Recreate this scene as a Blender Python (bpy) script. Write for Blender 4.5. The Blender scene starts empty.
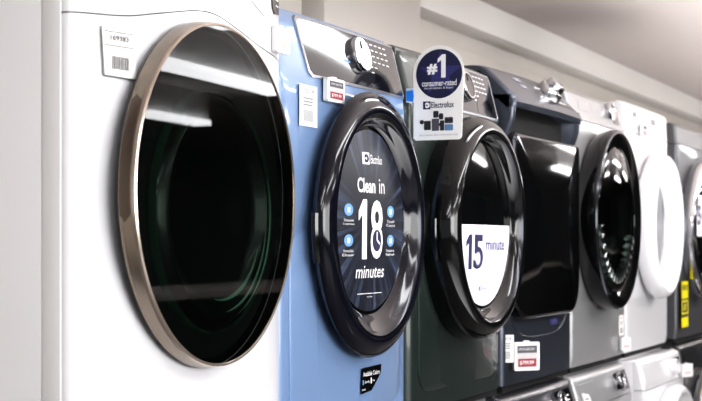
import bpy, bmesh, math
from mathutils import Vector, Matrix
PI = math.pi
C = bpy.context.scene.collection
SC = bpy.context.scene
SC.view_settings.view_transform = 'Standard'
SC.view_settings.look = 'Medium High Contrast'
SC.view_settings.exposure = .02

# ------------------------------------------------------------------ materials
def lin(c):
    if isinstance(c, str):
        c = c.lstrip('#'); c = [int(c[i:i+2], 16)/255 for i in (0, 2, 4)]
    return tuple(v/12.92 if v <= .04045 else ((v+.055)/1.055)**2.4 for v in c) + (1.0,)

def mat(name, col, rough=.4, metal=0.0, coat=0.0, spec=.5, noise=0.0, nscale=6.0, emit=0.0, bump=0.0, coat_rough=.03):
    m = bpy.data.materials.new(name); m.use_nodes = True
    nt = m.node_tree; p = nt.nodes['Principled BSDF']
    c = lin(col)
    p.inputs['Base Color'].default_value = c
    p.inputs['Roughness'].default_value = rough
    p.inputs['Metallic'].default_value = metal
    p.inputs['Coat Weight'].default_value = coat
    p.inputs['Coat Roughness'].default_value = coat_rough
    p.inputs['Specular IOR Level'].default_value = spec
    if emit:
        p.inputs['Emission Color'].default_value = c
        p.inputs['Emission Strength'].default_value = emit
    if noise or bump:
        tc = nt.nodes.new('ShaderNodeTexCoord'); nz = nt.nodes.new('ShaderNodeTexNoise')
        nz.inputs['Scale'].default_value = nscale; nz.inputs['Detail'].default_value = 4
        nt.links.new(tc.outputs['Object'], nz.inputs['Vector'])
        if noise:
            r = nt.nodes.new('ShaderNodeValToRGB')
            r.color_ramp.elements[0].position = .3; r.color_ramp.elements[1].position = .7
            r.color_ramp.elements[0].color = tuple(v*(1-noise) for v in c[:3])+(1,)
            r.color_ramp.elements[1].color = tuple(min(1, v*(1+noise)) for v in c[:3])+(1,)
            nt.links.new(nz.outputs['Fac'], r.inputs['Fac']); nt.links.new(r.outputs['Color'], p.inputs['Base Color'])
        if bump:
            b = nt.nodes.new('ShaderNodeBump'); b.inputs['Strength'].default_value = bump; b.inputs['Distance'].default_value = .002
            nt.links.new(nz.outputs['Fac'], b.inputs['Height']); nt.links.new(b.outputs['Normal'], p.inputs['Normal'])
    return m

def glass_mat(name, tint, through, rough=.01, spec_boost=1.0):
    """dark tinted door glass: lets a little of what is behind through and mirrors the room"""
    m = bpy.data.materials.new(name); m.use_nodes = True
    nt = m.node_tree; nt.nodes.clear()
    out = nt.nodes.new('ShaderNodeOutputMaterial')
    tr = nt.nodes.new('ShaderNodeBsdfTransparent'); t = lin(tint)
    tr.inputs['Color'].default_value = tuple(v*through for v in t[:3])+(1,)
    gl = nt.nodes.new('ShaderNodeBsdfGlossy'); gl.inputs['Roughness'].default_value = rough
    gl.inputs['Color'].default_value = (spec_boost,)*3+(1,)
    fr = nt.nodes.new('ShaderNodeFresnel'); fr.inputs['IOR'].default_value = 1.32
    mx = nt.nodes.new('ShaderNodeMixShader')
    nt.links.new(fr.outputs[0], mx.inputs[0]); nt.links.new(tr.outputs[0], mx.inputs[1]); nt.links.new(gl.outputs[0], mx.inputs[2])
    nt.links.new(mx.outputs[0], out.inputs[0])
    return m

def rays_mat():
    """dark blue round decal with a burst of pale streaks running out from its centre"""
    m = bpy.data.materials.new('ray burst print'); m.use_nodes = True
    nt = m.node_tree; p = nt.nodes['Principled BSDF']; N = nt.nodes.new; L = nt.links.new
    tc = N('ShaderNodeTexCoord'); mp = N('ShaderNodeVectorMath'); mp.operation = 'MULTIPLY'
    mp.inputs[1].default_value = (1, 0, 1)
    nm = N('ShaderNodeVectorMath'); nm.operation = 'NORMALIZE'
    ln = N('ShaderNodeVectorMath'); ln.operation = 'LENGTH'
    L(tc.outputs['Object'], mp.inputs[0]); L(mp.outputs[0], nm.inputs[0]); L(mp.outputs[0], ln.inputs[0])
    nz = N('ShaderNodeTexNoise'); nz.inputs['Scale'].default_value = 9; nz.inputs['Detail'].default_value = 6
    nz.inputs['Roughness'].default_value = .75
    L(nm.outputs[0], nz.inputs['Vector'])
    r1 = N('ShaderNodeMapRange'); r1.inputs['From Min'].default_value = .5; r1.inputs['From Max'].default_value = .78
    L(nz.outputs['Fac'], r1.inputs['Value'])
    r2 = N('ShaderNodeMapRange'); r2.inputs['From Min'].default_value = .05; r2.inputs['From Max'].default_value = .2
    L(ln.outputs['Value'], r2.inputs['Value'])
    mu = N('ShaderNodeMath'); mu.operation = 'MULTIPLY'; L(r1.outputs[0], mu.inputs[0]); L(r2.outputs[0], mu.inputs[1])
    mx = N('ShaderNodeMix'); mx.data_type = 'RGBA'
    mx.inputs[6].default_value = lin('1b1e28'); mx.inputs[7].default_value = lin('6b7ea0')
    L(mu.outputs[0], mx.inputs[0]); L(mx.outputs[2], p.inputs['Base Color'])
    p.inputs['Roughness'].default_value = .35
    return m

M = {}
M['white'] = mat('white enamel', 'e5e5e8', .3, coat=.5, noise=.01, nscale=2)
M['white_side'] = mat('white enamel side', 'e9e8e9', .45, noise=.01, nscale=2)
M['blue'] = mat('steel blue enamel', '7f9ac2', .32, metal=.1, coat=.6, noise=.02, nscale=3)
M['green'] = mat('dark green enamel', '2b3633', .35, metal=.3, coat=.5, noise=.03, nscale=3)
M['navy'] = mat('midnight blue metal', '454a55', .3, metal=.55, coat=.4, noise=.02, nscale=3)
M['silver'] = mat('silver steel', 'aaabad', .33, metal=.4, coat=.2, noise=.02, nscale=3)
M['graphite'] = mat('graphite steel', '606165', .35, metal=.4, coat=.2, noise=.02, nscale=3)
M['black_body'] = mat('black enamel', '17181b', .35, coat=.4, noise=.03, nscale=3)
M['dark_grey'] = mat('dark grey console', '4a4a4f', .3, metal=.5, coat=.4, noise=.02, nscale=3)
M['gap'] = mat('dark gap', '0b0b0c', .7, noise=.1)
M['rubber'] = mat('black rubber', '111112', .55, noise=.1)
M['navy_gloss'] = mat('navy black gloss', '10111b', .1, coat=.35, spec=.3, noise=.05)
M['black_gloss'] = mat('black gloss', '0b0c0d', .1, coat=.35, spec=.35, noise=.05)
M['charcoal_gloss'] = mat('charcoal gloss panel', '2a2a2f', .08, coat=.2, spec=.35, noise=.03, coat_rough=.02)
M['rose'] = mat('rose gold metal', '94897d', .25, metal=.95, noise=.03)
M['rose_light'] = mat('pale rose gold edge', 'd8cabd', .2, metal=.9, noise=.03)
M['rose_dark'] = mat('bronze grip', '6a5f56', .3, metal=.8, noise=.03)
M['chrome'] = mat('chrome', 'd9dadd', .12, metal=1, noise=.02)
M['satin'] = mat('satin metal', 'b9babd', .3, metal=.9, noise=.02)
M['dark_chrome'] = mat('smoked chrome', '3c3d41', .15, metal=.95, noise=.03)
M['glass1'] = glass_mat('black door glass', 'd6e6de', .5)
M['glass2'] = mat('dark glass', '0a0b0c', .04, spec=.28, noise=.1)
M['glass3'] = mat('grey door glass', '5a5d62', .2, coat=.1, noise=.1)
M['bowl'] = mat('smoked green bowl', '070b09', .3, coat=.2, noise=.2)
M['bowl_rim'] = mat('pale green bowl rim', '41564c', .15, coat=1, noise=.2)
M['glint'] = mat('pale green glass ridge', '9cc4b2', .2, coat=1, noise=.1)
M['drum'] = mat('drum steel', '77797c', .3, metal=.8, noise=.05)
M['paper'] = mat('white paper', 'f3f2f0', .7, noise=.01)
M['print'] = mat('black print', '26262a', .7, noise=.02)
M['grey_print'] = mat('grey print', '8f9096', .7, noise=.02)
M['lilac'] = mat('pale lilac film', 'e6e4f2', .45, noise=.02, nscale=10)
M['lilac_print'] = mat('lilac print', 'b4b3cc', .6, noise=.02)
M['navy_print'] = mat('navy print', '1e2047', .6, noise=.02)
M['purple_print'] = mat('purple print', '34356f', .6, noise=.02)
M['white_print'] = mat('white print', 'f4f4f6', .6, noise=.01)
M['blue_print'] = mat('blue print', '6f9fd0', .6, noise=.02)
M['sky_print'] = mat('steel blue print', '5f86ad', .6, noise=.02)
M['red_print'] = mat('dark red print', '9a2a38', .5, noise=.02)
M['eink'] = mat('grey electronic paper', 'c9c6c8', .5, noise=.01)
M['eink_dark'] = mat('dark electronic paper', '55535a', .5, noise=.02)
M['plastic'] = mat('white plastic', 'efeff0', .35, noise=.01)
M['tape'] = mat('bright blue tape', '1f7fe0', .6, noise=.05, nscale=30)
M['clear'] = mat('frosted strip', 'c9d6e6', .5, noise=.03)
M['yellow'] = mat('yellow card', 'f2e400', .6, noise=.02)
M['pink_print'] = mat('faded pink print', 'eec4c4', .6, noise=.02)
M['screen'] = mat('pale screen', 'dcdbe4', .15, coat=1, noise=.02)
M['rays'] = rays_mat()
M['wall'] = mat('wall paint', 'd5d0ca', .8, noise=.015, nscale=1.5, bump=.08)
M['wall_dark'] = mat('far wall paint', '77777a', .8, noise=.05, nscale=1.0)
M['beam'] = mat('beam paint', 'e9e6e2', .7, noise=.015, nscale=2, bump=.05)
M['ceiling'] = mat('ceiling paint', 'd2c9c6', .85, noise=.02, nscale=.8)
M['floor'] = mat('grey floor', '4f4d4b', .45, noise=.06, nscale=2)
M['tube'] = mat('light tube', 'fdfdff', .4, emit=13)
M['housing'] = mat('light housing', 'e8e8e8', .6, noise=.02)

# ------------------------------------------------------------------ mesh builder
class MB:
    def __init__(self): self.bm = bmesh.new()
    def add(self, verts, faces, mi=0, smooth=True):
        vs = [self.bm.verts.new(v) for v in verts]
        for f in faces:
            try:
                fc = self.bm.faces.new([vs[i] for i in f]); fc.material_index = mi; fc.smooth = smooth
            except ValueError: pass
        return vs
    def box(self, x0, x1, y0, y1, z0, z1, bev=0.0, mi=0, seg=2, mtx=None):
        b = bmesh.new(); bmesh.ops.create_cube(b, size=1)
        for v in b.verts:
            v.co = Vector(((x0+x1)/2+v.co.x*(x1-x0), (y0+y1)/2+v.co.y*(y1-y0), (z0+z1)/2+v.co.z*(z1-z0)))
        if bev: bmesh.ops.bevel(b, geom=list(b.edges), offset=bev, segments=seg, affect='EDGES', profile=.5)
        self.merge(b, mi, mtx)
    def merge(self, b, mi=0, mtx=None, smooth=True):
        idx = {}
        for v in b.verts: idx[v] = self.bm.verts.new(mtx @ v.co if mtx else v.co)
        for f in b.faces:
            try:
                n = self.bm.faces.new([idx[v] for v in f.verts]); n.material_index = mi; n.smooth = smooth
            except ValueError: pass
        b.free()
    def panel(self, xs, zlo, zhi, yf, yb, nz=8, mi=0):
        """closed solid whose front is y = yf(x, z) between the lines zlo(x) and zhi(x), back flat at yb"""
        V = []; nx = len(xs)
        for x in xs:
            a, b = zlo(x), zhi(x)
            for j in range(nz+1):
                z = a+(b-a)*j/nz; V.append((x, yf(x, z), z))
        off = len(V)
        for x in xs:
            a, b = zlo(x), zhi(x)
            for j in range(nz+1):
                z = a+(b-a)*j/nz; V.append((x, max(yb, yf(x, z)+.001), z))
        F = []; g = lambda i, j, o=0: o+i*(nz+1)+j
        for i in range(nx-1):
            for j in range(nz):
                F.append((g(i, j), g(i+1, j), g(i+1, j+1), g(i, j+1)))
                F.append((g(i, j, off), g(i, j+1, off), g(i+1, j+1, off), g(i+1, j, off)))
            F.append((g(i, 0), g(i, 0, off), g(i+1, 0, off), g(i+1, 0)))
            F.append((g(i, nz), g(i+1, nz), g(i+1, nz, off), g(i, nz, off)))
        for j in range(nz):
            F.append((g(0, j), g(0, j+1), g(0, j+1, off), g(0, j, off)))
            F.append((g(nx-1, j), g(nx-1, j, off), g(nx-1, j+1, off), g(nx-1, j+1)))
        self.add(V, F, mi)
    def lathe(self, prof, n=72, mi=0, cap0=False, cap1=False, sx=1.0, sz=1.0):
        """rings round an axis along y; prof rows are (radius, y) or (radius, y, cx, cz)"""
        V = []; F = []
        for row in prof:
            r, y = row[0], row[1]; cx, cz = (row[2], row[3]) if len(row) > 2 else (0, 0)
            for k in range(n):
                a = 2*PI*k/n; V.append((cx+r*sx*math.cos(a), y, cz+r*sz*math.sin(a)))
        for i in range(len(prof)-1):
            for k in range(n):
                k2 = (k+1) % n; F.append((i*n+k, i*n+k2, (i+1)*n+k2, (i+1)*n+k))
        if cap0: F.append(tuple(range(n)))
        if cap1: F.append(tuple((len(prof)-1)*n+k for k in range(n)))
        self.add(V, F, mi)
    def loft(self, loops, mi=0, cap0=True, cap1=True):
        n = len(loops[0]); V = [v for l in loops for v in l]; F = []
        for i in range(len(loops)-1):
            for k in range(n):
                k2 = (k+1) % n; F.append((i*n+k, i*n+k2, (i+1)*n+k2, (i+1)*n+k))
        if cap0: F.append(tuple(range(n)))
        if cap1: F.append(tuple((len(loops)-1)*n+k for k in range(n)))
        self.add(V, F, mi)
    def flat(self, pts, fn, t=0.0, mi=0):
        """a flat outline in (u, w) laid on a surface by fn(u, w, lift); with thickness t behind it"""
        n = len(pts); us = [p[0] for p in pts]
        if max(us)-min(us) > .03:
            pb = bmesh.new(); pb.faces.new([pb.verts.new((u, w, 0)) for u, w in pts])
            k = int((max(us)-min(us))/.02)
            for i in range(1, k):
                bmesh.ops.bisect_plane(pb, geom=list(pb.verts)+list(pb.edges)+list(pb.faces), plane_co=(min(us)+(max(us)-min(us))*i/k, 0, 0), plane_no=(1, 0, 0))
            for v in pb.verts: v.co = Vector(fn(v.co.x, v.co.y, t))
            self.merge(pb, mi, smooth=False)
            if t:
                V = [fn(u, w, t) for u, w in pts]+[fn(u, w, 0) for u, w in pts]
                self.add(V, [(k, n+k, n+(k+1) % n, (k+1) % n) for k in range(n)], mi, smooth=False)
            return
        V = [fn(u, w, t) for u, w in pts]; F = [tuple(range(n))]
        if t:
            V += [fn(u, w, 0) for u, w in pts]
            F += [(k, n+k, n+(k+1) % n, (k+1) % n) for k in range(n)]
        self.add(V, F, mi, smooth=False)
    def text(self, s, u0, u1, w0, w1, fn, lift=.0006, mi=0, bold=0.0, shear=0.0):
        """lettering stretched into the rectangle u0..u1, w0..w1 of a surface"""
        cu = bpy.data.curves.new('lettering', 'FONT'); cu.body = s; cu.offset = bold; cu.shear = shear; cu.resolution_u = 3
        o = bpy.data.objects.new('lettering', cu); C.objects.link(o)
        dg = bpy.context.evaluated_depsgraph_get(); dg.update()
        me = bpy.data.meshes.new_from_object(o.evaluated_get(dg))
        xs = [v.co.x for v in me.vertices]; ys = [v.co.y for v in me.vertices]
        ax, bx, ay, by = min(xs), max(xs), min(ys), max(ys)
        V = [fn(u0+(v.co.x-ax)/(bx-ax)*(u1-u0), w0+(v.co.y-ay)/(by-ay)*(w1-w0), lift) for v in me.vertices]
        self.add(V, [tuple(p.vertices) for p in me.polygons], mi, smooth=False)
        bpy.data.objects.remove(o); bpy.data.curves.remove(cu); bpy.data.meshes.remove(me)
    def one(self, u0, u1, w0, w1, fn, lift, mi):
        """the figure 1: an upright with a flag"""
        s = (u1-u0)*.56; h = w1-w0
        self.flat([(u1-s, w0), (u1, w0), (u1, w1), (u1-s*.8, w1), (u0, w1-h*.2), (u0, w1-h*.36), (u1-s, w1-h*.24)], fn, lift, mi)
    def build(self, name, mats, parent=None, loc=(0, 0, 0), rot=(0, 0, 0), sharp=35, recalc=True):
        if recalc: bmesh.ops.recalc_face_normals(self.bm, faces=list(self.bm.faces))
        me = bpy.data.meshes.new(name); self.bm.to_mesh(me); self.bm.free()
        for m in (mats if isinstance(mats, (list, tuple)) else [mats]): me.materials.append(M[m])
        me.set_sharp_from_angle(angle=math.radians(sharp))
        o = bpy.data.objects.new(name, me); C.objects.link(o)
        o.location = loc; o.rotation_euler = rot
        if parent: o.parent = parent
        return o

def tag(o, label, cat, group=None):
    o['label'] = label; o['category'] = cat
    if group: o['group'] = group
    return o
def thing(name, label, cat, loc, rot=(0, 0, 0), group=None):
    o = bpy.data.objects.new(name, None); C.objects.link(o); o.location = loc; o.rotation_euler = rot
    o.empty_display_size = .1
    return tag(o, label, cat, group)
def struct(name, mb, m, **k):
    o = mb.build(name, m, **k); o['kind'] = 'structure'; return o
def lin_space(a, b, n): return [a+(b-a)*i/n for i in range(n+1)]
def edge_space(a, b, r, n=10, k=7):
    """x samples packed into the rounded corners"""
    e = [r*(1-math.cos(PI/2*i/k)) for i in range(k+1)]
    return [a+v for v in e]+lin_space(a+r, b-r, n)[1:-1]+[b-v for v in reversed(e)]
def round_poly(x0, x1, z0, z1, r, n=6):
    """rounded rectangle outline; r = one radius or (bl, br, tr, tl)"""
    rs = r if isinstance(r, (tuple, list)) else (r,)*4
    cs = [(x0+rs[0], z0+rs[0], rs[0], PI), (x1-rs[1], z0+rs[1], rs[1], 1.5*PI), (x1-rs[2], z1-rs[2], rs[2], 0), (x0+rs[3], z1-rs[3], rs[3], .5*PI)]
    P = []
    for cx, cz, rr, a0 in cs:
        for i in range(n+1):
            a = a0+PI/2*i/n; P.append((cx+rr*math.cos(a), cz+rr*math.sin(a)))
    return P
def dense(P, step=.02):
    out = []
    for i, p in enumerate(P):
        q = P[(i+1) % len(P)]; k = max(1, int(math.hypot(q[0]-p[0], q[1]-p[1])/step))
        out += [(p[0]+(q[0]-p[0])*j/k, p[1]+(q[1]-p[1])*j/k) for j in range(k)]
    return out
def disk(r, n=28, cx=0, cz=0, sx=1.0): return [(cx+r*sx*math.cos(2*PI*k/n), cz+r*math.sin(2*PI*k/n)) for k in range(n)]

def corner(x, w, r):
    """how far a front with vertical corners of radius r recedes at x"""
    d = w/2-abs(x)
    return 0 if d >= r else r-math.sqrt(max(0, r*r-(r-max(d, 0))**2))
def front(w, r, bulge=0.0, base=0.0, zl=None, zh=None, rl=0.0, rh=0.0):
    def f(x, z):
        y = base+corner(x, w, r)+bulge*(2*x/w)**2
        if zl is not None and z-zl < rl: y += rl-math.sqrt(max(0, rl*rl-(rl-max(z-zl, 0))**2))
        if zh is not None and zh-z < rh: y += rh-math.sqrt(max(0, rh*rh-(rh-max(zh-z, 0))**2))
        return y
    return f
def z_edge(zl, zh, rl, rh, nz=8): return None

# ------------------------------------------------------------------ the setting
CEIL = 2.534
b = MB(); b.box(-4.5, 24, -7.2, 1.1, -.1, 0); struct('floor', b, 'floor')
b = MB(); b.box(-4.5, 24, -7.2, 1.1, CEIL, CEIL+.1); struct('ceiling', b, 'ceiling')
b = MB(); b.box(-4.5, 24, .95, 1.05, 0, CEIL); struct('wall_back', b, 'wall')
b = MB(); b.box(5.476, 24, .925, .95, 0, 2.318, .003); struct('trim_1', b, 'wall')            # lower wall boarding with a ledge
b = MB(); b.box(5.476, 24, .83, .95, 2.398, CEIL, .004); struct('trim_2', b, 'beam')          # beam under the ceiling
b = MB(); b.box(4.578, 5.476, .83, .95, 0, CEIL, .003); struct('trim_3', b, 'wall')           # pilaster
b = MB(); b.box(1.0, 4.50, .88, .95, 0, CEIL, .003); struct('trim_4', b, 'wall')              # wall panel before the pilaster
b = MB(); b.box(-4.5, 24, -7.2, -7.1, 0, CEIL); struct('wall_front', b, 'wall_dark')
b = MB(); b.box(24, 24.1, -7.2, 1.1, 0, CEIL); struct('wall_right', b, 'wall_dark')

# ------------------------------------------------------------------ pieces shared by the machines
def make_cabinet(root, w, depth, h, m, y0=.045, z0=.012, drop=.008):
    b = MB(); b.box(-w/2, w/2, y0, depth, z0, h, .002); b.build('cabinet', m, root)
    b = MB(); b.box(-w/2+.012, w/2-.012, .016, depth-.02, z0-.012-drop, z0+.003); b.build('base', 'gap', root)  # black base brought forward so its colour gives the shade in the gap

def surf(f, lift0=0.0):
    """lay (u, w) on the front y = f(x, z)"""
    return lambda u, w, t: (u, f(u, w)-lift0-t, w)

def logo(mb, u, w, s, fn, mi, mi_in, lift, k=1.0):
    """square maker's mark: a pale square holding a dark notched disc"""
    mb.flat(round_poly(u, u+s*k, w, w+s, s*.05), fn, lift, mi)
    c = [(u+s*k*.56+s*k*.36*math.cos(a), w+s*.5+s*.36*math.sin(a)) for a in lin_space(-.75*PI, .75*PI, 20)]
    mb.flat(c, fn, lift+.0003, mi_in)
    mb.flat([(u+s*k*.30, w+s*.5), (u+s*k*.62, w+s*.5-.13*s), (u+s*k*.62, w+s*.5+.13*s)], fn, lift+.0006, mi)

def dial(root, x, y, z, r, depth, m, face='black_gloss', tilt=0.0, rim='chrome'):
    b = MB()
    b.lathe([(r, 0), (r, -depth*.55), (r*.97, -depth*.85), (r*.9, -depth), (r*.8, -depth)], 40, 0)
    b.lathe([(r*.8, -depth), (r*.76, -depth*.9), (r*.3, -depth*.88), (.0005, -depth*.88)], 40, 1)
    b.box(-r*.08, r*.08, -depth*.98, -depth*.86, r*.3, r*.72, .0008, 2)
    return b.build('knob', [rim, face, m], root, (x, y, z), (tilt, 0, 0))

# ------------------------------------------------------------------ 1: white dryer with the big black glass door
def white_dryer():
    w = .73
    t = thing('clothes_dryer', 'white dryer with a big round black glass door in a rose gold ring', 'dryer', (2.273, 0, 1.0))
    make_cabinet(t, w, .76, .985, 'white_side', .05)
    cx = -.015
    tab = [(-.37, .800), (-.193, .819), (-.098, .837), (.005, .857), (.045, .8625), (.077, .864), (.105, .862), (.132, .857), (.191, .842), (.264, .822), (.37, .800)]
    tab = [(x-.062*(1-abs(x/.37)**4), .43+(v-.43)*(1-.031*(1-abs(x/.37)**4))) for x, v in tab]
    def seam(x):
        for k in range(len(tab)-1):
            if x <= tab[k+1][0] or k == len(tab)-2:
                p0, p1, p2, p3 = tab[max(k-1, 0)], tab[k], tab[k+1], tab[min(k+2, len(tab)-1)]
                q = min(1, max(0, (x-p1[0])/(p2[0]-p1[0]))); h = p2[0]-p1[0]
                m1 = (p2[1]-p0[1])/(p2[0]-p0[0])*h; m2 = (p3[1]-p1[1])/(p3[0]-p1[0])*h
                return p1[1]*(2*q**3-3*q*q+1)+m1*(q**3-2*q*q+q)+p2[1]*(3*q*q-2*q**3)+m2*(q**3-q*q)
    xs = edge_space(-w/2+.003, w/2-.003, .012, 40)
    dome = lambda x: .042*(1-min(1, abs(2*x/w))**4)
    f1a = front(w-.006, .012, 0); f1 = lambda x, z: f1a(x, z)-dome(x)
    b = MB(); b.panel(xs, lambda x: .012, lambda x: seam(x)-.0012, f1, .0115, 40); b.build('front_panel', 'white', t)
    f2a = front(w-.006, .012, 0, 0, None, .985, 0, .02); f2 = lambda x, z: f2a(x, z)-dome(x)
    b = MB(); b.box(-w/2, w/2, .0125, .0490, .012, .985, .0015); b.build('side_flange', 'white_side', t)
    b = MB(); b.panel(xs, lambda x: seam(x)+.0012, lambda x: .985, f2, .0115, 14); cp = b.build('control_panel', 'white', t)
    b = MB(); b.panel(xs, lambda x: seam(x)-.004, lambda x: seam(x)+.004, lambda x, z: f1(x, z)+.004, .0115, 1); b.build('seam_strip', 'gap', t)
    fn = surf(f2)
    # pale screen and black touch strip near the corner of the console
    b = MB()
    b.flat([(.172, .895), (.228, .875), (.243, .885), (.248, .965), (.172, .965)], fn, .003, 0)
    b.build('screen', 'screen', t)
    b = MB()
    b.flat([(.262, .965), (.278, .900), (.292, .889), (.330, .893), (.330, .965)], fn, .003, 0)
    for i in range(5):
        b.flat(round_poly(.300, .322, .906+i*.012, .909+i*.012, .001), fn, .0034, 1)
    b.build('touch_strip', ['black_gloss', 'white_print'], t)
    dial(t, .035, f2(.035, .94), .945, .042, .03, 'gap', 'satin')
    for u, v in ((.115, .898), (.125, .928), (-.07, .920), (-.10, .940)):
        b = MB(); b.lathe([(.011, 0), (.011, -.004), (.008, -.006), (.0005, -.006)], 20)
        b.build('button', 'white_side', t, (u, f2(u, v)+.0005, v))
    # door
    cz = .519; k = 1.04
    d = MB()
    d.lathe([(.215, -.002), (.22, -.036), (.275, -.052), (.291, -.0545), (.2955, -.056)], 96, 1, sx=.975, sz=k)
    d.lathe([(.296, -.056), (.2965, -.060), (.296, -.063)], 96, 0, sx=.975, sz=k)
    d.lathe([(.296, -.063), (.2945, -.080)], 96, 0, sx=.975, sz=k)
    d.lathe([(.2945, -.080), (.2925, -.085), (.2885, -.087), (.287, -.0835)], 96, 2, sx=.975, sz=k)
    door = d.build('door', ['rose', 'black_gloss', 'rose_light'], t, (cx-.001, 0, cz))
    g = MB()
    g.lathe([(.2885*math.cos(a), -.0845-.0012*math.sin(a)**2) for a in lin_space(0, 1.5, 16)]+[(.0005, -.0857)], 96, 0, sx=.975, sz=k)
    g.build('door_glass', 'glass1', door)
    bk = MB(); bk.lathe([(.28, -.0535), (.272, -.0515), (.240, -.049), (.21, -.0485), (.0005, -.048)], 64, 0, sx=.975, sz=k)
    bk.build('door_back', 'gap', door)
    bw = MB()
    bw.lathe([(.203, -.049), (.2, -.057), (.188, -.066), (.178, -.069), (.168, -.064), (.16, -.056), (.14, -.051), (.0005, -.050)], 80, 0, sz=1.05)
    bw.build('inner_bowl', 'bowl', door, (.02, 0, -.03))
    bw = MB()
    bw.lathe([(.2125, -.050), (.2095, -.06), (.206, -.064), (.2035, -.058)], 80, 0, sz=1.05)
    bw.build('bowl_rim', 'bowl_rim', door, (.02, 0, -.03))
    for r0, a0, a1, tw in ((.150, -100, -25, .004), (.172, -85, -10, .003), (.186, -70, 20, .0025)):  # pale arcs stand for the green rim light inside the door
        am = MB(); L = []
        for a in lin_space(math.radians(a0), math.radians(a1), 24):
            q = tw*(.15+.85*math.sin(PI*(a-math.radians(a0))/math.radians(a1-a0)))
            L.append([((r0+q*math.cos(e))*math.cos(a), -.071+q*.6*math.sin(e), (r0+q*math.cos(e))*1.05*math.sin(a)) for e in lin_space(0, 2*PI, 8)[:-1]])
        am.loft(L); am.build('bowl_glint', 'glint', door, (.02, 0, -.03))
    # finger grip let into the edge of the ring
    hb = MB(); L = []
    for a in lin_space(math.radians(149), math.radians(190), 16):
        e = min(1, (a-math.radians(149))/.06, (math.radians(190)-a)/.06); e = max(.05, e)
        ca, sa = math.cos(a), math.sin(a)*k
        L.append([(r*ca*.975, y, r*sa) for r, y in ((.290, -.056), (.2955+.0016*e, -.058), (.2955+.0016*e, -.066), (.2935+.0016*e, -.078), (.291, -.079))])
    hb.loft(L); hb.build('door_handle', 'rose_dark', door)
    return t, f1
T1, F1 = white_dryer()

def esl(label, loc, w, h, rotz=0.0, faded=False, tiltx=0.0, group=None):
    """small electronic price tag in a white frame"""
    t = thing('price_tag', label, 'price tag', loc, (tiltx, 0, rotz), group)
    b = MB()
    P = round_poly(-w/2, w/2, 0, h, .005)
    b.flat(P, lambda u, v, l: (u, -.001-l, v), .011, 0)
    b.box(-w*.12, w*.12, -.009, -.001, h-.001, h+.004, .001, 0)
    b.build('frame', 'plastic', t)
    b = MB(); fn = lambda u, v, l: (u, -.0121-l, v)
    if faded:
        b.flat(round_poly(-w*.36, w*.36, h*.12, h*.88, .002), fn, .0006, 0)
        b.flat(round_poly(-w*.30, w*.30, h*.2, h*.45, .001), fn, .001, 1)
        b.build('display', ['paper', 'pink_print'], t)
    else:
        b.flat(round_poly(-w*.40, w*.40, h*.12, h*.88, .001), fn, .0006, 0)
        b.flat(round_poly(-w*.39, w*.39, h*.62, h*.87, .001), fn, .001, 1)
        b.flat(round_poly(-w*.36, w*.36, h*.14, h*.42, .001), fn, .001, 2)
        b.text('$799.99', -w*.3, w*.26, h*.2, h*.35, fn, .0014, 3, .01)
        b.text('DRYER ELECTRIC', -w*.34, w*.3, h*.72, h*.79, fn, .0014, 3)
        b.build('display', ['eink', 'eink_dark', 'red_print', 'white_print'], t)
    return t

def barcode_label(label, loc, w, h, number, rot=(0, 0, 0), detail=True):
    b = MB(); fn = lambda u, v, l: (u, -l, v)
    b.flat([(-w*.5, h), (-w*.42, 0), (w*.5, -h*.02), (w*.46, h*.99)] if detail else [(-w*.5, 0), (w*.5, 0), (w*.5, h), (-w*.5, h)], fn, .001, 0)
    if detail:
        b.flat([(-w*.5, h), (-w*.495, h), (-w*.41, .001), (-w*.42, .001)], fn, .0013, 1)
        b.flat([(-w*.42, .0015), (w*.5, -h*.02+.0015), (w*.5, -h*.02), (-w*.42, 0)], fn, .0013, 1)
        for v in (.905, .625):
            b.flat([(-w*.42, h*v), (w*.42, h*v), (w*.42, h*v+.0012), (-w*.42, h*v+.0012)], fn, .0014, 1)
        b.text(number, -w*.25, w*.28, h*.74, h*.85, fn, .0015, 1, .02)
        b.text('10', -w*.05, w*.05, h*.66, h*.70, fn, .0015, 2)
        b.text('Home Delivery', -w*.25, w*.1, h*.55, h*.585, fn, .0015, 2)
        b.text('Item : 78114', -w*.25, w*.2, h*.48, h*.515, fn, .0015, 2)
        x = -w*.2; i = 0
        while x < w*.3:
            s = (.0012, .0008, .0018, .0009, .0014)[i % 5]; b.flat([(x, h*.16), (x+s, h*.16), (x+s, h*.42), (x, h*.42)], fn, .0014, 1)
            x += s+(.0009, .0014, .0008, .0016)[i % 4]; i += 1
        b.text('169383', -w*.02, w*.18, h*.1, h*.135, fn, .0015, 2)
    else:
        b.text(number, -w*.3, w*.3, h*.8, h*.92, fn, .0013, 2, .01)
        for v in (.66, .58, .5): b.flat([(-w*.3, h*v), (w*.3*(.5+v*.5), h*v), (w*.3*(.5+v*.5), h*v+.003), (-w*.3, h*v+.003)], fn, .0013, 2)
        x = -w*.28
        while x < w*.26:
            b.flat([(x, h*.12), (x+.0018, h*.12), (x+.0018, h*.4), (x, h*.4)], fn, .0013, 2); x += .0038
    o = b.build('barcode_label', ['paper', 'print', 'grey_print'], None, loc, rot)
    return tag(o, label, 'label')

barcode_label('white paper label printed 169383 on the white dryer beside the rose gold ring', (2.003, F1(-.27, .75)-.0045, 1.704), .078, .080, '169383', (0, 0, -.20))
esl('white framed price tag with faded pink print on the white dryer', (2.578, F1(.3, .82)-.006, 1.812), .058, .052, 0, True)

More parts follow.
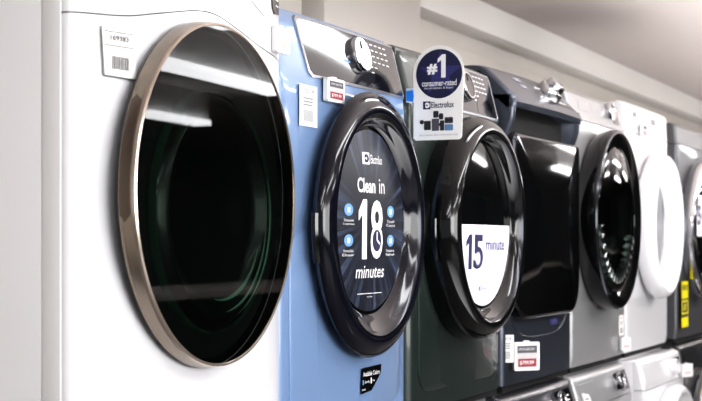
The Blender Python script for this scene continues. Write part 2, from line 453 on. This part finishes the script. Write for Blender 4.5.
# ------------------------------------------------------------------ 2 and 3: dryers with thick round ring doors
def ring_dryer(label, X, w, body, ring, deep, h=.935):
    t = thing('clothes_dryer', label, 'dryer', (X, 0, 1.0))
    make_cabinet(t, w, .74, h-.01, body, .05)
    xs = edge_space(-w/2, w/2, .025, 30)
    zc = .782
    lean = lambda z: max(0, z-zc)*.26
    f0 = front(w, .025, .01)
    f1 = lambda x, z: f0(x, z)+lean(z)
    zs_hi = h
    def ftop(x, z):
        d = h-z; r = .015
        return f1(x, z)+(r-math.sqrt(max(0, r*r-(r-max(d, 0))**2)) if d < r else 0)
    b = MB(); b.panel(xs, lambda x: .012, lambda x: h, ftop, .049, 44); b.build('front_panel', body, t)
    # raised lower apron with rounded corners
    pts = lambda s: round_poly(-.30+s, .30-s, .055+s, .46-s, .06)
    g = MB()
    def lay(P, l): return [(u, f1(u, v)-l, v) for u, v in P]
    g.loft([lay(pts(0), -.002), lay(pts(.0), .002), lay(pts(.003), .004)], 0, False, True)
    g.build('apron', body, t)
    # glossy console glass with a metal frame
    Q0 = dense([(-.200, .790), (.322, .790), (.330, .798), (.333, .915), (.326, .923), (-.212, .923), (-.222, .915), (-.212, .80)])
    def quad(i): return [(.048+(u-.048)*(1-i/.27), .857+(v-.857)*(1-i/.067)) for u, v in Q0]
    def layq(i, l): return [(u, f1(u, v)-l, v) for u, v in quad(i)]
    b = MB(); b.loft([layq(0, -.002), layq(0, .004), layq(.005, .0055), layq(.006, .0045)], 0, False, False)
    cons = b.build('control_panel', 'satin', t)
    b = MB(); b.flat(quad(.0055), surf(f1), .0047, 0)
    fn = surf(f1, .0047)
    logo(b, -.125, .873, .021, fn, 1, 0, .0004, 1.25)
    b.text('Electrolux', -.128, -.07, .860, .866, fn, .0005, 1)
    for i in range(5):
        for j in range(6):
            u = .135+i*.028; v = .905-j*.014
            if i > 2 and j > 3: continue
            b.flat([(u, v), (u+.016, v), (u+.016, v+.0026), (u, v+.0026)], fn, .0005, 1)
    b.flat(round_poly(-.02, .015, .845, .849, .001), fn, .0005, 2)
    b.build('console_glass', ['charcoal_gloss', 'white_print', 'blue_print'], cons)
    dial(cons, .072, f1(.072, .868)-.004, .868, .043, .016, 'gap', 'black_gloss', -.25)
    b = MB(); b.flat([(.215+.075*math.cos(a), .799+.058*math.sin(a)) for a in lin_space(0, PI, 24)], surf(f1, .0049), .0004, 0)
    for i in range(6):
        a = i*PI/3; u, v = .215+.014*math.cos(a), .825+.010*math.sin(a)
        b.flat(disk(.005, 10, u, v), surf(f1, .0049), .0005, 1)
    b.build('display', ['black_gloss', 'dark_chrome'], cons)
    # door: thick ring, smoked glass set low inside it
    cz = .476
    d = MB()
    if deep:
        P = [(.292, .004), (.299, -.012), (.3025, -.03), (.3015, -.05), (.296, -.07), (.287, -.085), (.275, -.094), (.262, -.0965), (.252, -.093)]
        Q = [(.252, -.093), (.2465, -.0885), (.243, -.084)]
        R = [(.243, -.084), (.236, -.078, 0, .004), (.234, -.074, 0, .006), (.231, -.069, 0, .008), (.229, -.063, 0, .009), (.227, -.061, 0, .010)]
        g0 = -.060
    else:
        P = [(.245, .006), (.262, -.006), (.285, -.018), (.297, -.027), (.3025, -.036), (.3, -.045), (.291, -.054), (.277, -.061), (.262, -.063), (.252, -.061)]
        Q = [(.252, -.061), (.2465, -.058), (.243, -.055)]
        R = [(.243, -.055), (.236, -.048, 0, .004), (.229, -.043, 0, .006), (.224, -.037, 0, .009), (.219, -.030, 0, .010), (.215, -.027, 0, .010)]
        g0 = -.026
    opening = 1.05 if deep else 1.0
    kx = 1.0 if deep else .957
    d.lathe(P, 96, 0, sx=kx); d.lathe(Q, 96, 1, sx=kx)
    d.lathe(R, 96, 0, sx=kx)
    door = d.build('door', [ring, 'dark_chrome'], t, (.012 if deep else .04, .004, cz))
    g = MB()
    gy = lambda r: g0-.008*(1-(r/.216)**2)
    g.lathe([(r*opening, gy(r)) for r in (.216, .2, .17, .13, .09, .05, .02, .0005)], 72, sx=kx)
    gl = g.build('door_glass', 'glass2', door, (0, 0, .010))
    hn = MB(); L = []
    for a in lin_space(math.radians(176), math.radians(196), 8):
        L.append([(r*math.cos(a), y, r*math.sin(a)) for r, y in ((.299, -.028), (.3045, -.033), (.3045, -.04), (.3, -.045))])
    hn.loft(L); hn.build('handle_grip', 'black_gloss', door)
    return t, f1, door, lambda u, v, l: (u, gy(math.hypot(u, v)/opening)-.0012-l, v)

T2, F2, D2, G2 = ring_dryer('steel blue dryer with a navy ring door around a round 18 minutes decal', 2.995, .69, 'blue', 'navy_gloss', False)
T3, F3, D3, G3 = ring_dryer('dark green dryer with a black ring door carrying a white 15 minute film', 3.71, .70, 'green', 'black_gloss', True)

def decal_18():
    b = MB()
    b.lathe([(r, G2(r, 0, 0)[1]) for r in (.207, .19, .16, .12, .08, .04, .0005)], 72, 0)
    fn = lambda u, v, l: G2(u, v, l+.0005)
    logo(b, -.046, .127, .027, fn, 1, 2, .0004, 1.4)
    b.text('Electrolux', -.002, .064, .130, .150, fn, .0006, 1, .004)
    b.text('Clean', -.077, .020, .062, .096, fn, .0006, 1, .022)
    b.text('in', .042, .075, .063, .096, fn, .0006, 1)
    b.one(-.072, -.028, -.088, .047, fn, .0006, 1)
    b.text('8', -.008, .062, -.088, .047, fn, .0006, 1, .022)
    b.flat(disk(.032, 28, .027, -.046), fn, .0009, 1)
    b.flat(disk(.025, 28, .027, -.046), fn, .0012, 2)
    b.flat([(.024, -.046), (.029, -.046), (.029, -.026), (.024, -.026)], fn, .0016, 1)
    b.flat([(.027, -.048), (.044, -.056), (.045, -.052), (.029, -.043)], fn, .0016, 1)
    b.text('minutes', -.083, .074, -.131, -.103, fn, .0006, 1, .004, .15)
    b.flat([(-.07, -.167), (.065, -.167), (.065, -.1655), (-.07, -.1655)], fn, .0006, 1)
    b.text('see guide', -.02, .012, -.176, -.172, fn, .0006, 1)
    for u, v, a, c in ((-.122, .022, 'Steam', 'Compartment'), (-.122, -.046, 'Reversible', 'Door'), (.112, .022, 'Touch', 'Count'), (.112, -.046, 'Instant', 'Refresh')):
        b.flat(disk(.0135, 24, u, v, 1.6), fn, .0006, 3)
        b.flat(round_poly(u-.006, u+.006, v-.006, v+.006, .002), fn, .0009, 1)
        b.text(a, u-.024, u+.024, v-.026, v-.020, fn, .0006, 1)
        b.text(c, u-.028, u+.028, v-.035, v-.029, fn, .0006, 1)
    o = b.build('decal', ['rays', 'white_print', 'navy_print', 'blue_print'], D2, (0, 0, .010))
    o['label'] = 'round dark blue decal with white lettering'
decal_18()

def film_15():
    b = MB(); V = []; F = []; nu, nv = 24, 18; R = .22; top = -.002
    for j in range(nv+1):
        v = top-(R+top)*math.sin(PI/2*j/nv)
        h = math.sqrt(max(1e-7, R*R-v*v))
        if j == nv: h = .012
        for i in range(nu+1): V.append(G3(-h+2*h*i/nu, v, 0))
    for j in range(nv):
        for i in range(nu):
            a = j*(nu+1)+i; F.append((a, a+1, a+nu+2, a+nu+1))
    b.add(V, F, 0)
    fn = lambda u, v, l: G3(u, v, l+.0004)
    b.one(-.146, -.106, -.120, -.028, fn, .0006, 1)
    b.text('5', -.096, -.022, -.120, -.028, fn, .0006, 1, .03)
    b.flat(disk(.018, 20, -.062, -.092), fn, .0009, 2)
    b.flat(disk(.013, 20, -.062, -.092), fn, .0012, 0)
    b.text('minute', -.002, .165, -.070, -.040, fn, .0006, 3, .006)
    b.text('Fast on and', -.004, .13, -.094, -.080, fn, .0006, 2)
    b.text('Fast Dry Cycles', -.004, .16, -.118, -.104, fn, .0006, 2)
    b.flat([(-.055, -.148), (.045, -.148), (.045, -.147), (-.055, -.147)], fn, .0006, 2)
    logo(b, -.045, -.178, .011, fn, 3, 0, .0005, 1.6)
    b.text('Electrolux', -.022, .03, -.176, -.169, fn, .0006, 3)
    o = b.build('decal', ['lilac', 'navy_print', 'lilac_print', 'purple_print'], D3, (0, 0, .010))
    o['label'] = 'white half-round film with dark blue lettering'
film_15()

# sticker with the colour choices low on the blue dryer
b = MB(); fn = surf(F2, .0045)
b.flat([(.045, .147), (.160, .149), (.157, .128), (.100, .092), (.040, .088)], fn, .0006, 0)
b.text('Available Colors', .050, .148, .127, .138, fn, .0010, 1, .01)
b.flat(round_poly(.047, .053, .108, .120, .002), fn, .0010, 2)
b.text('Glacier Blue', .058, .088, .111, .117, fn, .0010, 1)
b.flat(round_poly(.094, .100, .108, .122, .002), fn, .0010, 1)
b.text('White', .104, .118, .112, .117, fn, .0010, 1)
b.text('MORE', .044, .064, .095, .099, fn, .0010, 1)
o = b.build('color_sticker', ['black_gloss', 'white_print', 'blue_print'], T2); o['label'] = 'black sticker with white lettering'
barcode_label('white paper label hanging on the steel blue dryer below its console', (2.775, F2(-.22, .72)-.002, 1.682), .084, .088, '10514', detail=False)
esl('white framed price tag with dark red print on the steel blue dryer', (2.882, F2(-.11, .76)-.003, 1.742), .088, .052)
# small dark label at the console's end of the blue dryer
b = MB(); fn = surf(F2, .001)
b.flat(round_poly(.262, .330, .722, .764, .002), fn, .0006, 0); b.text('Refresh', .27, .32, .742, .754, fn, .001, 1)
o = b.build('feature_sticker', ['sky_print', 'white_print'], T2)

# ------------------------------------------------------------------ flag sign
def flag_sign():
    t = thing('advertising_sign', 'white round-topped card sign reading number 1 consumer-rated, taped between the blue and green dryers', 'sign', (3.335, -.012, 1.688))
    W, H = .133, .232
    fn = lambda u, v, l: (-l, -u, v)
    out = [(W/2+W*.5*math.cos(a), H-.0665+.0665*math.sin(a)) for a in lin_space(.0, PI, 30)]
    P = [(.006, 0), (.004, .002), (.002, .006)]
    P = out+[(.001, .10), (.0, .006), (.006, 0), (W-.012, 0), (W-.006, .006)]
    b = MB(); b.flat(P, fn, .002, 0)
    ux = lambda x: (x-415)/49.0*W
    vy = lambda y: (141-y)/93.0*H
    cx, cy = ux(440), vy(76)
    b.flat(disk(.0605, 40, cx, cy), fn, .0024, 1)
    st = []
    for i in range(10):
        r = .058 if i % 2 == 0 else .024; a = PI/2+i*PI/5; st.append((cx+.004+r*math.cos(a), cy+r*math.sin(a)))
    b.flat(st, fn, .0027, 2)
    b.one(ux(438.7), ux(446.5), vy(80), vy(57), fn, .003, 3)
    b.text('#', ux(428.5), ux(438.5), vy(76.5), vy(66), fn, .003, 3, .05)
    b.text('consumer-rated', ux(423.5), ux(457), vy(88), vy(82), fn, .003, 3, .012)
    b.text('line of washers & dryers', ux(426), ux(454), vy(91.5), vy(88.8), fn, .003, 3)
    logo(b, ux(424.5), vy(110.5), .0195, fn, 1, 0, .0024)
    b.text('Electrolux', ux(432.5), ux(454.5), vy(109.5), vy(103.5), fn, .003, 1, .01)
    # small picture of appliances
    for x0, x1, y0, y1, mi in ((425.5, 432, 122, 131, 4), (433, 440, 120, 132, 5), (434.5, 439.5, 112.5, 119, 4), (441, 445, 122, 132, 4), (445.5, 453.5, 119, 125, 5), (445.5, 453.5, 126, 132, 6), (440, 444, 115, 121, 5)):
        b.flat(round_poly(ux(x0), ux(x1), vy(y1), vy(y0), .002), fn, .0026, mi)
    for x, y, r in ((423.3, 123, 2.2), (442, 118, 2.4), (442, 126, 2.2), (448, 122, 2), (451.5, 122, 2)):
        b.flat(disk(r/93*H, 16, ux(x), vy(y)), fn, .0029, 4)
    b.text('based on consumer ratings of washer and dryer brands', ux(421), ux(458), vy(137.2), vy(135.2), fn, .003, 7)
    b.build('card', ['paper', 'navy_print', 'purple_print', 'white_print', 'print', 'eink_dark', 'sky_print', 'grey_print'], t)
    b = MB(); b.flat(round_poly(-.02, .004, .095, .13, .002), fn, .0015, 0); b.build('bracket', 'clear', t)
    b = MB(); b.flat([(-.018, .099), (-.001, .097), (.0015, .110), (-.001, .125), (-.019, .123)], fn, .0032, 0); b.build('tape', 'tape', t)
flag_sign()

# ------------------------------------------------------------------ 4: midnight blue dryer with a tall black door
def navy_dryer():
    w = .715
    t = thing('clothes_dryer', 'midnight blue dryer with a tall black rectangular glass door and leaning console', 'dryer', (4.440, 0, 1.0))
    make_cabinet(t, w, .74, .95, 'navy', .075)
    rc = .02
    xs = edge_space(-w/2, w/2, rc, 24)
    f0 = front(w, rc, .008)
    def f1(x, z):
        y = f0(x, z)
        # scooped hollow under the console
        if z > .70:
            q = min(1, (z-.70)/.07); y += .03*q*(1-(2*x/w)**4)
            e = min(1, max(0, (abs(x)-.27)/.06)); e = e*e*(3-2*e); q2 = min(1, (z-.70)/.125); q2 = q2*q2*(3-2*q2)
            y -= .038*e*q2
        return y
    b = MB(); b.panel(xs, lambda x: .012, lambda x: .875, f1, .073, 40); b.build('front_panel', 'navy', t)
    # console: side profile swept across the width
    prof = [(.075, .872), (.03, .872), (-.005, .862), (-.030, .838), (-.044, .838), (-.048, .852), (-.040, .868), (.045, .955), (.06, .963), (.075, .965), (.30, .965), (.30, .872)]
    L = []
    for x in xs:
        dy = corner(x, w, rc)*.8+.014*(2*x/w)**2; arch = .012*(1-(2*x/w)**2)
        L.append([(x, min(y+dy, .30), z+(arch if y < -.04 and z < .84 else 0)) for y, z in prof])
    b = MB(); b.loft(L); con = b.build('control_panel', 'navy', t)
    # console inlay lies on the leaning face
    n0 = Vector((0, -.040, .868)); n1 = Vector((0, .045, .955)); e = (n1-n0); ln = e.length; e.normalize(); nn = Vector((0, -e.z, e.y))
    def face(u, v, l):
        dy = corner(u, w, rc)*.8+.014*(2*u/w)**2
        p = n0+e*v+nn*(l+.0004); return (u, p.y+dy, p.z)
    b = MB()
    b.flat(round_poly(.04, .31, .02, ln-.02, .01), face, .001, 0)
    for i in range(5):
        for j in range(2): b.flat(round_poly(-.02+i*.03+(.1 if i > 1 else 0), .0+i*.03+(.1 if i > 1 else 0), .03+j*.05, .036+j*.05, .001), face, .0016, 1)
    b.build('console_glass', ['dark_grey', 'white_print'], con)
    b = MB()
    for k in (0, 1): b.flat(round_poly(-.19, -.13, .06+k*.03, .075+k*.03, .002), face, .0008, 0)
    b.build('name_plate', 'grey_print', con)
    p = face(.085, ln*.55, .001)
    b = MB()
    b.lathe([(.045, 0), (.043, -.018), (.040, -.024), (.034, -.026)], 40, 0)
    b.lathe([(.034, -.026), (.030, -.045), (.027, -.048), (.0005, -.048)], 40, 0)
    b.box(-.036, .036, -.05, -.026, -.009, .009, .004, 0)
    b.build('knob', 'chrome', con, p, (-math.atan2(e.y, e.z), 0, 0))
    # hollow: dark pocket between console and door
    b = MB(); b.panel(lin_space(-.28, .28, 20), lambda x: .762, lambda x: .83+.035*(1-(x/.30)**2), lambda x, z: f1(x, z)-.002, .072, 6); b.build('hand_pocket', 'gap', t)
    # door
    zl, zh = .205, .765; hw = .348
    def door_y(x, z, o): return -.020+.006*(x/hw)**2-o
    def ringpts(s): return round_poly(-hw+s, hw-s, zl+s, zh-s, (.11-s*.6, .11-s*.6, .022, .022), 10)
    b = MB()
    lay = lambda s, o: [(u, door_y(u, v, o), v) for u, v in ringpts(s)]
    b.loft([[(u, .06, v) for u, v in ringpts(.004)], lay(0, 0), lay(.001, .006), lay(.006, .011), lay(.012, .012)], 0, False, False)
    door = b.build('door', 'dark_chrome', t)
    b = MB(); V = []; F = []; n = 40
    P0 = ringpts(.012)
    loops = [[(u*k, door_y(u*k, 0, .012+.004*(1-k*k)), (v-.485)*k+.485) for u, v in P0] for k in (1, .97, .85, .65, .4, .15, .01)]
    b.loft(loops, 0, False, True)
    b.build('door_glass', 'glass2', door)
    b = MB(); b.flat([(-hw+.014, .705), (hw-.014, .705), (hw-.014, .71), (-hw+.014, .71)], lambda u, v, l: (u, door_y(u, v, .0165), v), 0, 0)
    # badge, crease below the door
    b.bm.free()
    b = MB(); b.flat(round_poly(.095, .165, .172, .192, .002), surf(f1, .0), .003, 0); b.build('badge', 'purple_print', t)
    b = MB(); L = []
    for x in lin_space(-.33, .33, 30):
        z = .145+.09*(x/.33)**4; y = f1(x, z); L.append([(x, y+.002, z-.004), (x, y-.0025, z-.001), (x, y+.002, z+.004)])
    b.loft(L); b.build('crease', 'navy', t)
    return t, f1
T4, F4 = navy_dryer()
barcode_label('narrow white paper label on the lower corner of the midnight blue dryer', (4.105, .004, 1.082), .042, .082, '78114', (0, 0, -1.0), detail=False)
esl('white framed price tag with dark red print on the midnight blue dryer', (4.162, -.034, 1.056), .085, .085, -.75)

# ------------------------------------------------------------------ 5, 6, 7 and the washers below: shared front-loader maker
def loader(name, label, cat, X, Y, z0, w, h, depth, body, zc, lean, prof, dmats, glass, dc, gr, gyy, side=None, sx=1.0, foot=False, gd=.01, rc=.014):
    t = thing(name, label, cat, (X, Y, z0))
    zb = .03 if foot else .012
    make_cabinet(t, w, depth, h-.004, side or body, .05, zb, 0 if foot else .008)
    if foot:
        for sxx in (-1, 1):
            for yy in (.1, depth-.08):
                b = MB(); b.lathe([(.02, 0), (.022, .004), (.022, .02), (.012, .03)], 20, 0, True, True)
                b.build('foot', 'rubber', t, (sxx*(w/2-.06), yy, .0), (PI/2, 0, 0))
    xs = edge_space(-w/2, w/2, rc, 20)
    f0 = front(w, rc, .004)
    f1 = lambda x, z: f0(x, z)+max(0, z-zc)*lean
    b = MB(); b.panel(xs, lambda x: zb, lambda x: zc-.0015, lambda x, z: f0(x, z)+(.006*(1-min(1, (z-zb)/.012))**2), .049, 24); b.build('front_panel', body, t)
    def ft(x, z):
        r = .02; d = h-z
        return f1(x, z)+(r-math.sqrt(max(0, r*r-(r-max(d, 0))**2)) if d < r else 0)
    b = MB(); b.panel(xs, lambda x: zc+.0015, lambda x: h, ft, .2 if lean > .3 else .049, 14); con = b.build('control_panel', body, t)
    d = MB()
    for rows, mi in prof: d.lathe(rows, 80, mi, sx=sx)
    door = d.build('door', dmats, t, (dc[0], f0(dc[0], dc[1]), dc[1]))
    g = MB(); g.lathe([(gr*math.cos(a), gyy-gd*math.sin(a)) for a in lin_space(0, 1.5, 10)]+[(.0005, gyy-gd)], 72, sx=sx)
    g.build('door_glass', glass, door)
    return t, f1, con, door

# 5: silver dryer, dark ring door
P5 = [([(.30, .002), (.315, -.02), (.322, -.05), (.322, -.065)], 1), ([(.322, -.065), (.321, -.073), (.316, -.078), (.309, -.079)], 0), ([(.309, -.079), (.30, -.077), (.262, -.066), (.258, -.06)], 2)]
T5, F5, C5, D5 = loader('clothes_dryer', 'silver dryer with a large smoked black round door and chrome dial', 'dryer', 5.165, 0, 1.0, .725, .965, .74, 'silver', .862, .22, P5, ['dark_chrome', 'black_gloss', 'glass2'], 'glass1', (-.03, .52), .262, -.06, gd=.02)
b = MB(); b.lathe([(.255, -.02), (.25, -.045), (.23, -.05), (.2, -.045), (.18, -.03), (.17, -.028), (.0005, -.028)], 64); b.build('inner_bowl', 'bowl', D5)
b = MB(); L = []
for i in range(97):     # fluted drum rim seen low behind the glass
    a = math.radians(185+i*1.65); q = .5+.5*math.cos(i*PI/3); L.append([(r*math.cos(a), y-.012*q, r*math.sin(a)) for r, y in ((.236, -.045), (.228, -.062), (.195, -.060), (.185, -.045))])
b.loft(L); b.build('drum_rim', 'satin', D5)
dial(C5, .15, F5(.15, .925)-.001, .925, .036, .02, 'gap', 'chrome', -.2)
b = MB(); b.flat(round_poly(.195, .285, .885, .95, .006), surf(F5), .002, 0); b.build('display', 'black_gloss', C5)
b = MB(); b.flat(round_poly(-.26, -.12, .90, .935, .004), surf(F5), .001, 0); b.build('name_plate', 'satin', C5)
barcode_label('narrow white paper label on the silver dryer near its lower edge', (5.455, F5(.29, .15)-.002, 1.085), .07, .078, '78115', detail=False)
esl('white price tag held off the lower corner of the silver dryer', (5.45, -.012, 1.03), .05, .05, -.5, True)

# 6: white dryer, deep white ring door
P6 = [([(.26, .002), (.288, -.015), (.298, -.035), (.294, -.06), (.284, -.078), (.272, -.086), (.262, -.084), (.252, -.074), (.235, -.03), (.23, -.014)], 0), ([(.23, -.014), (.226, -.010), (.222, -.010)], 1)]
T6, F6, C6, D6 = loader('clothes_dryer', 'white dryer with a deep white ring door between the silver and graphite dryers', 'dryer', 5.915, 0, 1.0, .72, .99, .74, 'white', .872, .05, P6, ['white', 'satin'], 'glass3', (.01, .508), .222, -.010, gd=.006, sx=.95)
b = MB(); fn = surf(F6)
b.flat(round_poly(.05, .12, .925, .95, .003), fn, .001, 0)
b.build('display', 'grey_print', C6)
b = MB(); b.flat(round_poly(-.26, -.20, .935, .955, .002), fn, .001, 0); b.build('name_plate', 'grey_print', C6)
esl('tiny white price tag with red print on the console of the white ring-door dryer', (5.765, -.006, 1.862), .075, .05)

# 7: graphite dryer at the end, chrome ring door
P7 = [([(.30, .002), (.312, -.015), (.316, -.04), (.312, -.055)], 0), ([(.312, -.055), (.30, -.064), (.285, -.066)], 0), ([(.285, -.066), (.27, -.05), (.255, -.04)], 1), ([(.255, -.04), (.24, -.05), (.226, -.05)], 0), ([(.226, -.05), (.215, -.035), (.205, -.03)], 1)]
T7, F7, C7, D7 = loader('clothes_dryer', 'graphite dryer with a chrome ring door beyond the white ring-door dryer', 'dryer', 6.83, 0, 1.0, .72, .975, .74, 'graphite', .88, .1, P7, ['chrome', 'black_gloss'], 'glass2', (.01, .50), .205, -.03)
b = MB(); fnd = lambda u, v, l: (u, -.042-l, v)
b.flat(round_poly(-.19, .02, -.03, .16, .01), fnd, .001, 0); b.text('5', -.15, -.08, .02, .11, fnd, .0016, 1, .03); b.text('min', -.06, 0, .05, .09, fnd, .0016, 1, .02)
o = b.build('decal', ['lilac', 'navy_print'], D7); o['label'] = 'white film with dark lettering'
# yellow energy card
b = MB(); fn = lambda u, v, l: (u, -l, v)
b.flat([(0, 0), (.135, 0), (.135, .205), (0, .205)], fn, .001, 0)
b.text('ENERGYGUIDE', .01, .12, .165, .19, fn, .0014, 1, .02)
b.flat([(.0, .12), (.135, .12), (.135, .128), (.0, .128)], fn, .0013, 1)
b.flat([(.012, .066), (.12, .066), (.12, .112), (.012, .112)], fn, .0013, 1)
b.text('607', .03, .1, .074, .104, fn, .0017, 0, .02)
b.flat([(.0, .045), (.135, .045), (.135, .058), (.0, .058)], fn, .0013, 1)
o = b.build('energy_card', ['yellow', 'print'], None, (6.488, -.0125, 1.062)); tag(o, 'tall yellow energy card with black print on the graphite dryer', 'label')

# washers standing under the dryers
PW = [([(.265, .002), (.282, -.015), (.288, -.04), (.284, -.058), (.272, -.07), (.258, -.072)], 0), ([(.258, -.072), (.245, -.06), (.215, -.035), (.205, -.03)], 1)]
def washer(label, X, body, rings, dialrim, lean=.3, yy=-.03):
    t, f, con, door = loader('washing_machine', label, 'washer', X, yy, 0, .715, .984, .745, body, .868, lean, PW, rings, 'glass2', (.01, .575), .205, -.03, foot=True)
    dial(con, .145, f(.145, .92)-.001, .922, .034, .03, 'gap', dialrim, -math.atan(lean), dialrim)
    b = MB(); b.flat(round_poly(.205, .325, .885, .955, .006), surf(f), .002, 0)
    for j in range(3): b.flat(round_poly(.22, .30, .9+j*.015, .904+j*.015, .001), surf(f), .0026, 1)
    b.build('display', ['black_gloss', 'white_print'], con)
    b = MB(); b.panel(lin_space(-.33, -.13, 6), lambda x: .89, lambda x: .95, lambda x, z: f(x, z)-.003, .045, 4); b.build('detergent_drawer', body, con)
    # top boards join the leaning console to the cabinet
    b = MB(); b.box(-.355, .355, .03-yy, .74, .981, .992, .003); b.build('top_panel', body, t)
    return t, f
W4 = washer('dark grey washer below the midnight blue dryer', 4.405, 'dark_grey', ['dark_chrome', 'black_gloss'], 'chrome')
W5 = washer('silver washer with a slanted console below the silver dryer', 5.165, 'silver', ['dark_chrome', 'black_gloss'], 'chrome')
W6 = washer('white washer with a white ring door below the white ring-door dryer', 5.915, 'white', ['white', 'white_side'], 'white', .2, -.07)
W7 = washer('black washer with a chrome ring door below the graphite dryer', 6.83, 'black_body', ['chrome', 'black_gloss'], 'dark_chrome', .2, -.03)
def small_tag(label, X, W, f, u, v, w, h, rx):
    b = MB(); fn = lambda a, c, l: (a, -l, c)
    b.flat(round_poly(0, w, 0, h, .003), fn, .002, 0)
    b.flat([(w*.2, h*.3), (w*.8, h*.3), (w*.8, h*.45), (w*.2, h*.45)], fn, .0024, 1)
    o = b.build('price_label', ['paper', 'grey_print'], None, (X+u, W[0].location.y+f(u, v)-.006, v), (rx, 0, 0)); return tag(o, label, 'label')
small_tag('white label on the dark grey washer beside its dial', 4.405, W4, W4[1], .02, .885, .08, .05, -.4)
small_tag('white label on the console of the silver washer', 5.165, W5, W5[1], -.31, .88, .07, .055, -.4)
esl('white price tag on the console of the white washer', (6.215, -.085, .87), .075, .055, -.4, True)

# plinth that carries the three dryers whose lower machines are out of the picture
b = MB(); b.box(1.9, 4.02, .04, .76, 0, .992, .004); struct('trim_5', b, 'wall_dark')

# ------------------------------------------------------------------ light
def fixture(x0, x1, y, n, w=.085):
    b = MB(); b.box(x0, x1, y-.05, y+.05, CEIL-.2, CEIL, .005); o = struct('trim_%d' % n, b, 'housing')
    b = MB(); b.box(x0+.03, x1-.03, y-w, y+w, CEIL-.24, CEIL-.201, .006); b.build('light_tube', 'tube', o)
b = MB(); b.box(5, 22, -4.5, -3.5, 1.06, 1.1, .004, 0); b.box(5, 22, -4.45, -3.55, 0, 1.06, 0, 1); struct('trim_6', b, ['ceiling', 'gap'])   # unseen long counter across the aisle, added to shape the door reflections
fixture(3.75, 4.5, -.40, 7, .045)
n = 10
for y, segs in ((-1.55, ((0, 1.8), (3.2, 5.0), (6.4, 8.2), (9.6, 11.4), (12.8, 14.6))), (-2.5, ((-1, .8), (2.0, 3.6), (5.7, 7.3), (9.3, 11.0), (13, 14.8))), (-4.05, ((-1, .8), (4.2, 5.6), (7.9, 8.9)))):
    for x0, x1 in segs: fixture(x0, x1, y, n); n += 1

def area(name, loc, target, sx, sy, power, col=(1, 1, 1)):
    l = bpy.data.lights.new(name, 'AREA'); l.shape = 'RECTANGLE'; l.size = sx; l.size_y = sy; l.energy = power; l.color = col
    o = bpy.data.objects.new(name, l); C.objects.link(o); o.location = loc
    o.rotation_euler = (Vector(target)-Vector(loc)).to_track_quat('-Z', 'Y').to_euler(); return o
area('ceiling_fill', (10, -.9, 1.1), (10, -.9, 3), 14, 1.4, 165, (1, .98, .97)).data.spread = math.radians(120)  # added upward fill that brightens the ceiling, no real fitting
area('front_key', (2.2, -6.6, 1.7), (4.2, 0, 1.5), 8, 2.0, 380, (1, .99, .98))  # added soft key light for the machine fronts, no real window

area('dryer_fill', (.3, -4.2, 1.9), (2.2, 0, 1.5), 2, 1.6, 45)  # added fill that lightens the shadow beside the first dryer's door
wd = bpy.data.worlds.new('shop world'); SC.world = wd; wd.use_nodes = True
bg = wd.node_tree.nodes['Background']; bg.inputs['Color'].default_value = (.95, .97, 1, 1); bg.inputs['Strength'].default_value = .44

# ------------------------------------------------------------------ camera
cam = bpy.data.cameras.new('camera'); co = bpy.data.objects.new('camera', cam); C.objects.link(co)
cam.sensor_width = 36; cam.lens = 1454/702*36; cam.shift_y = 44.5/702; cam.clip_start = .05
th = math.radians(24.64)
co.location = (0, -1.371, 1.43)
co.rotation_euler = Vector((math.cos(th), math.sin(th), 0)).to_track_quat('-Z', 'Y').to_euler()
cam.dof.use_dof = True; cam.dof.focus_distance = 3.1; cam.dof.aperture_fstop = 7.1
SC.camera = co
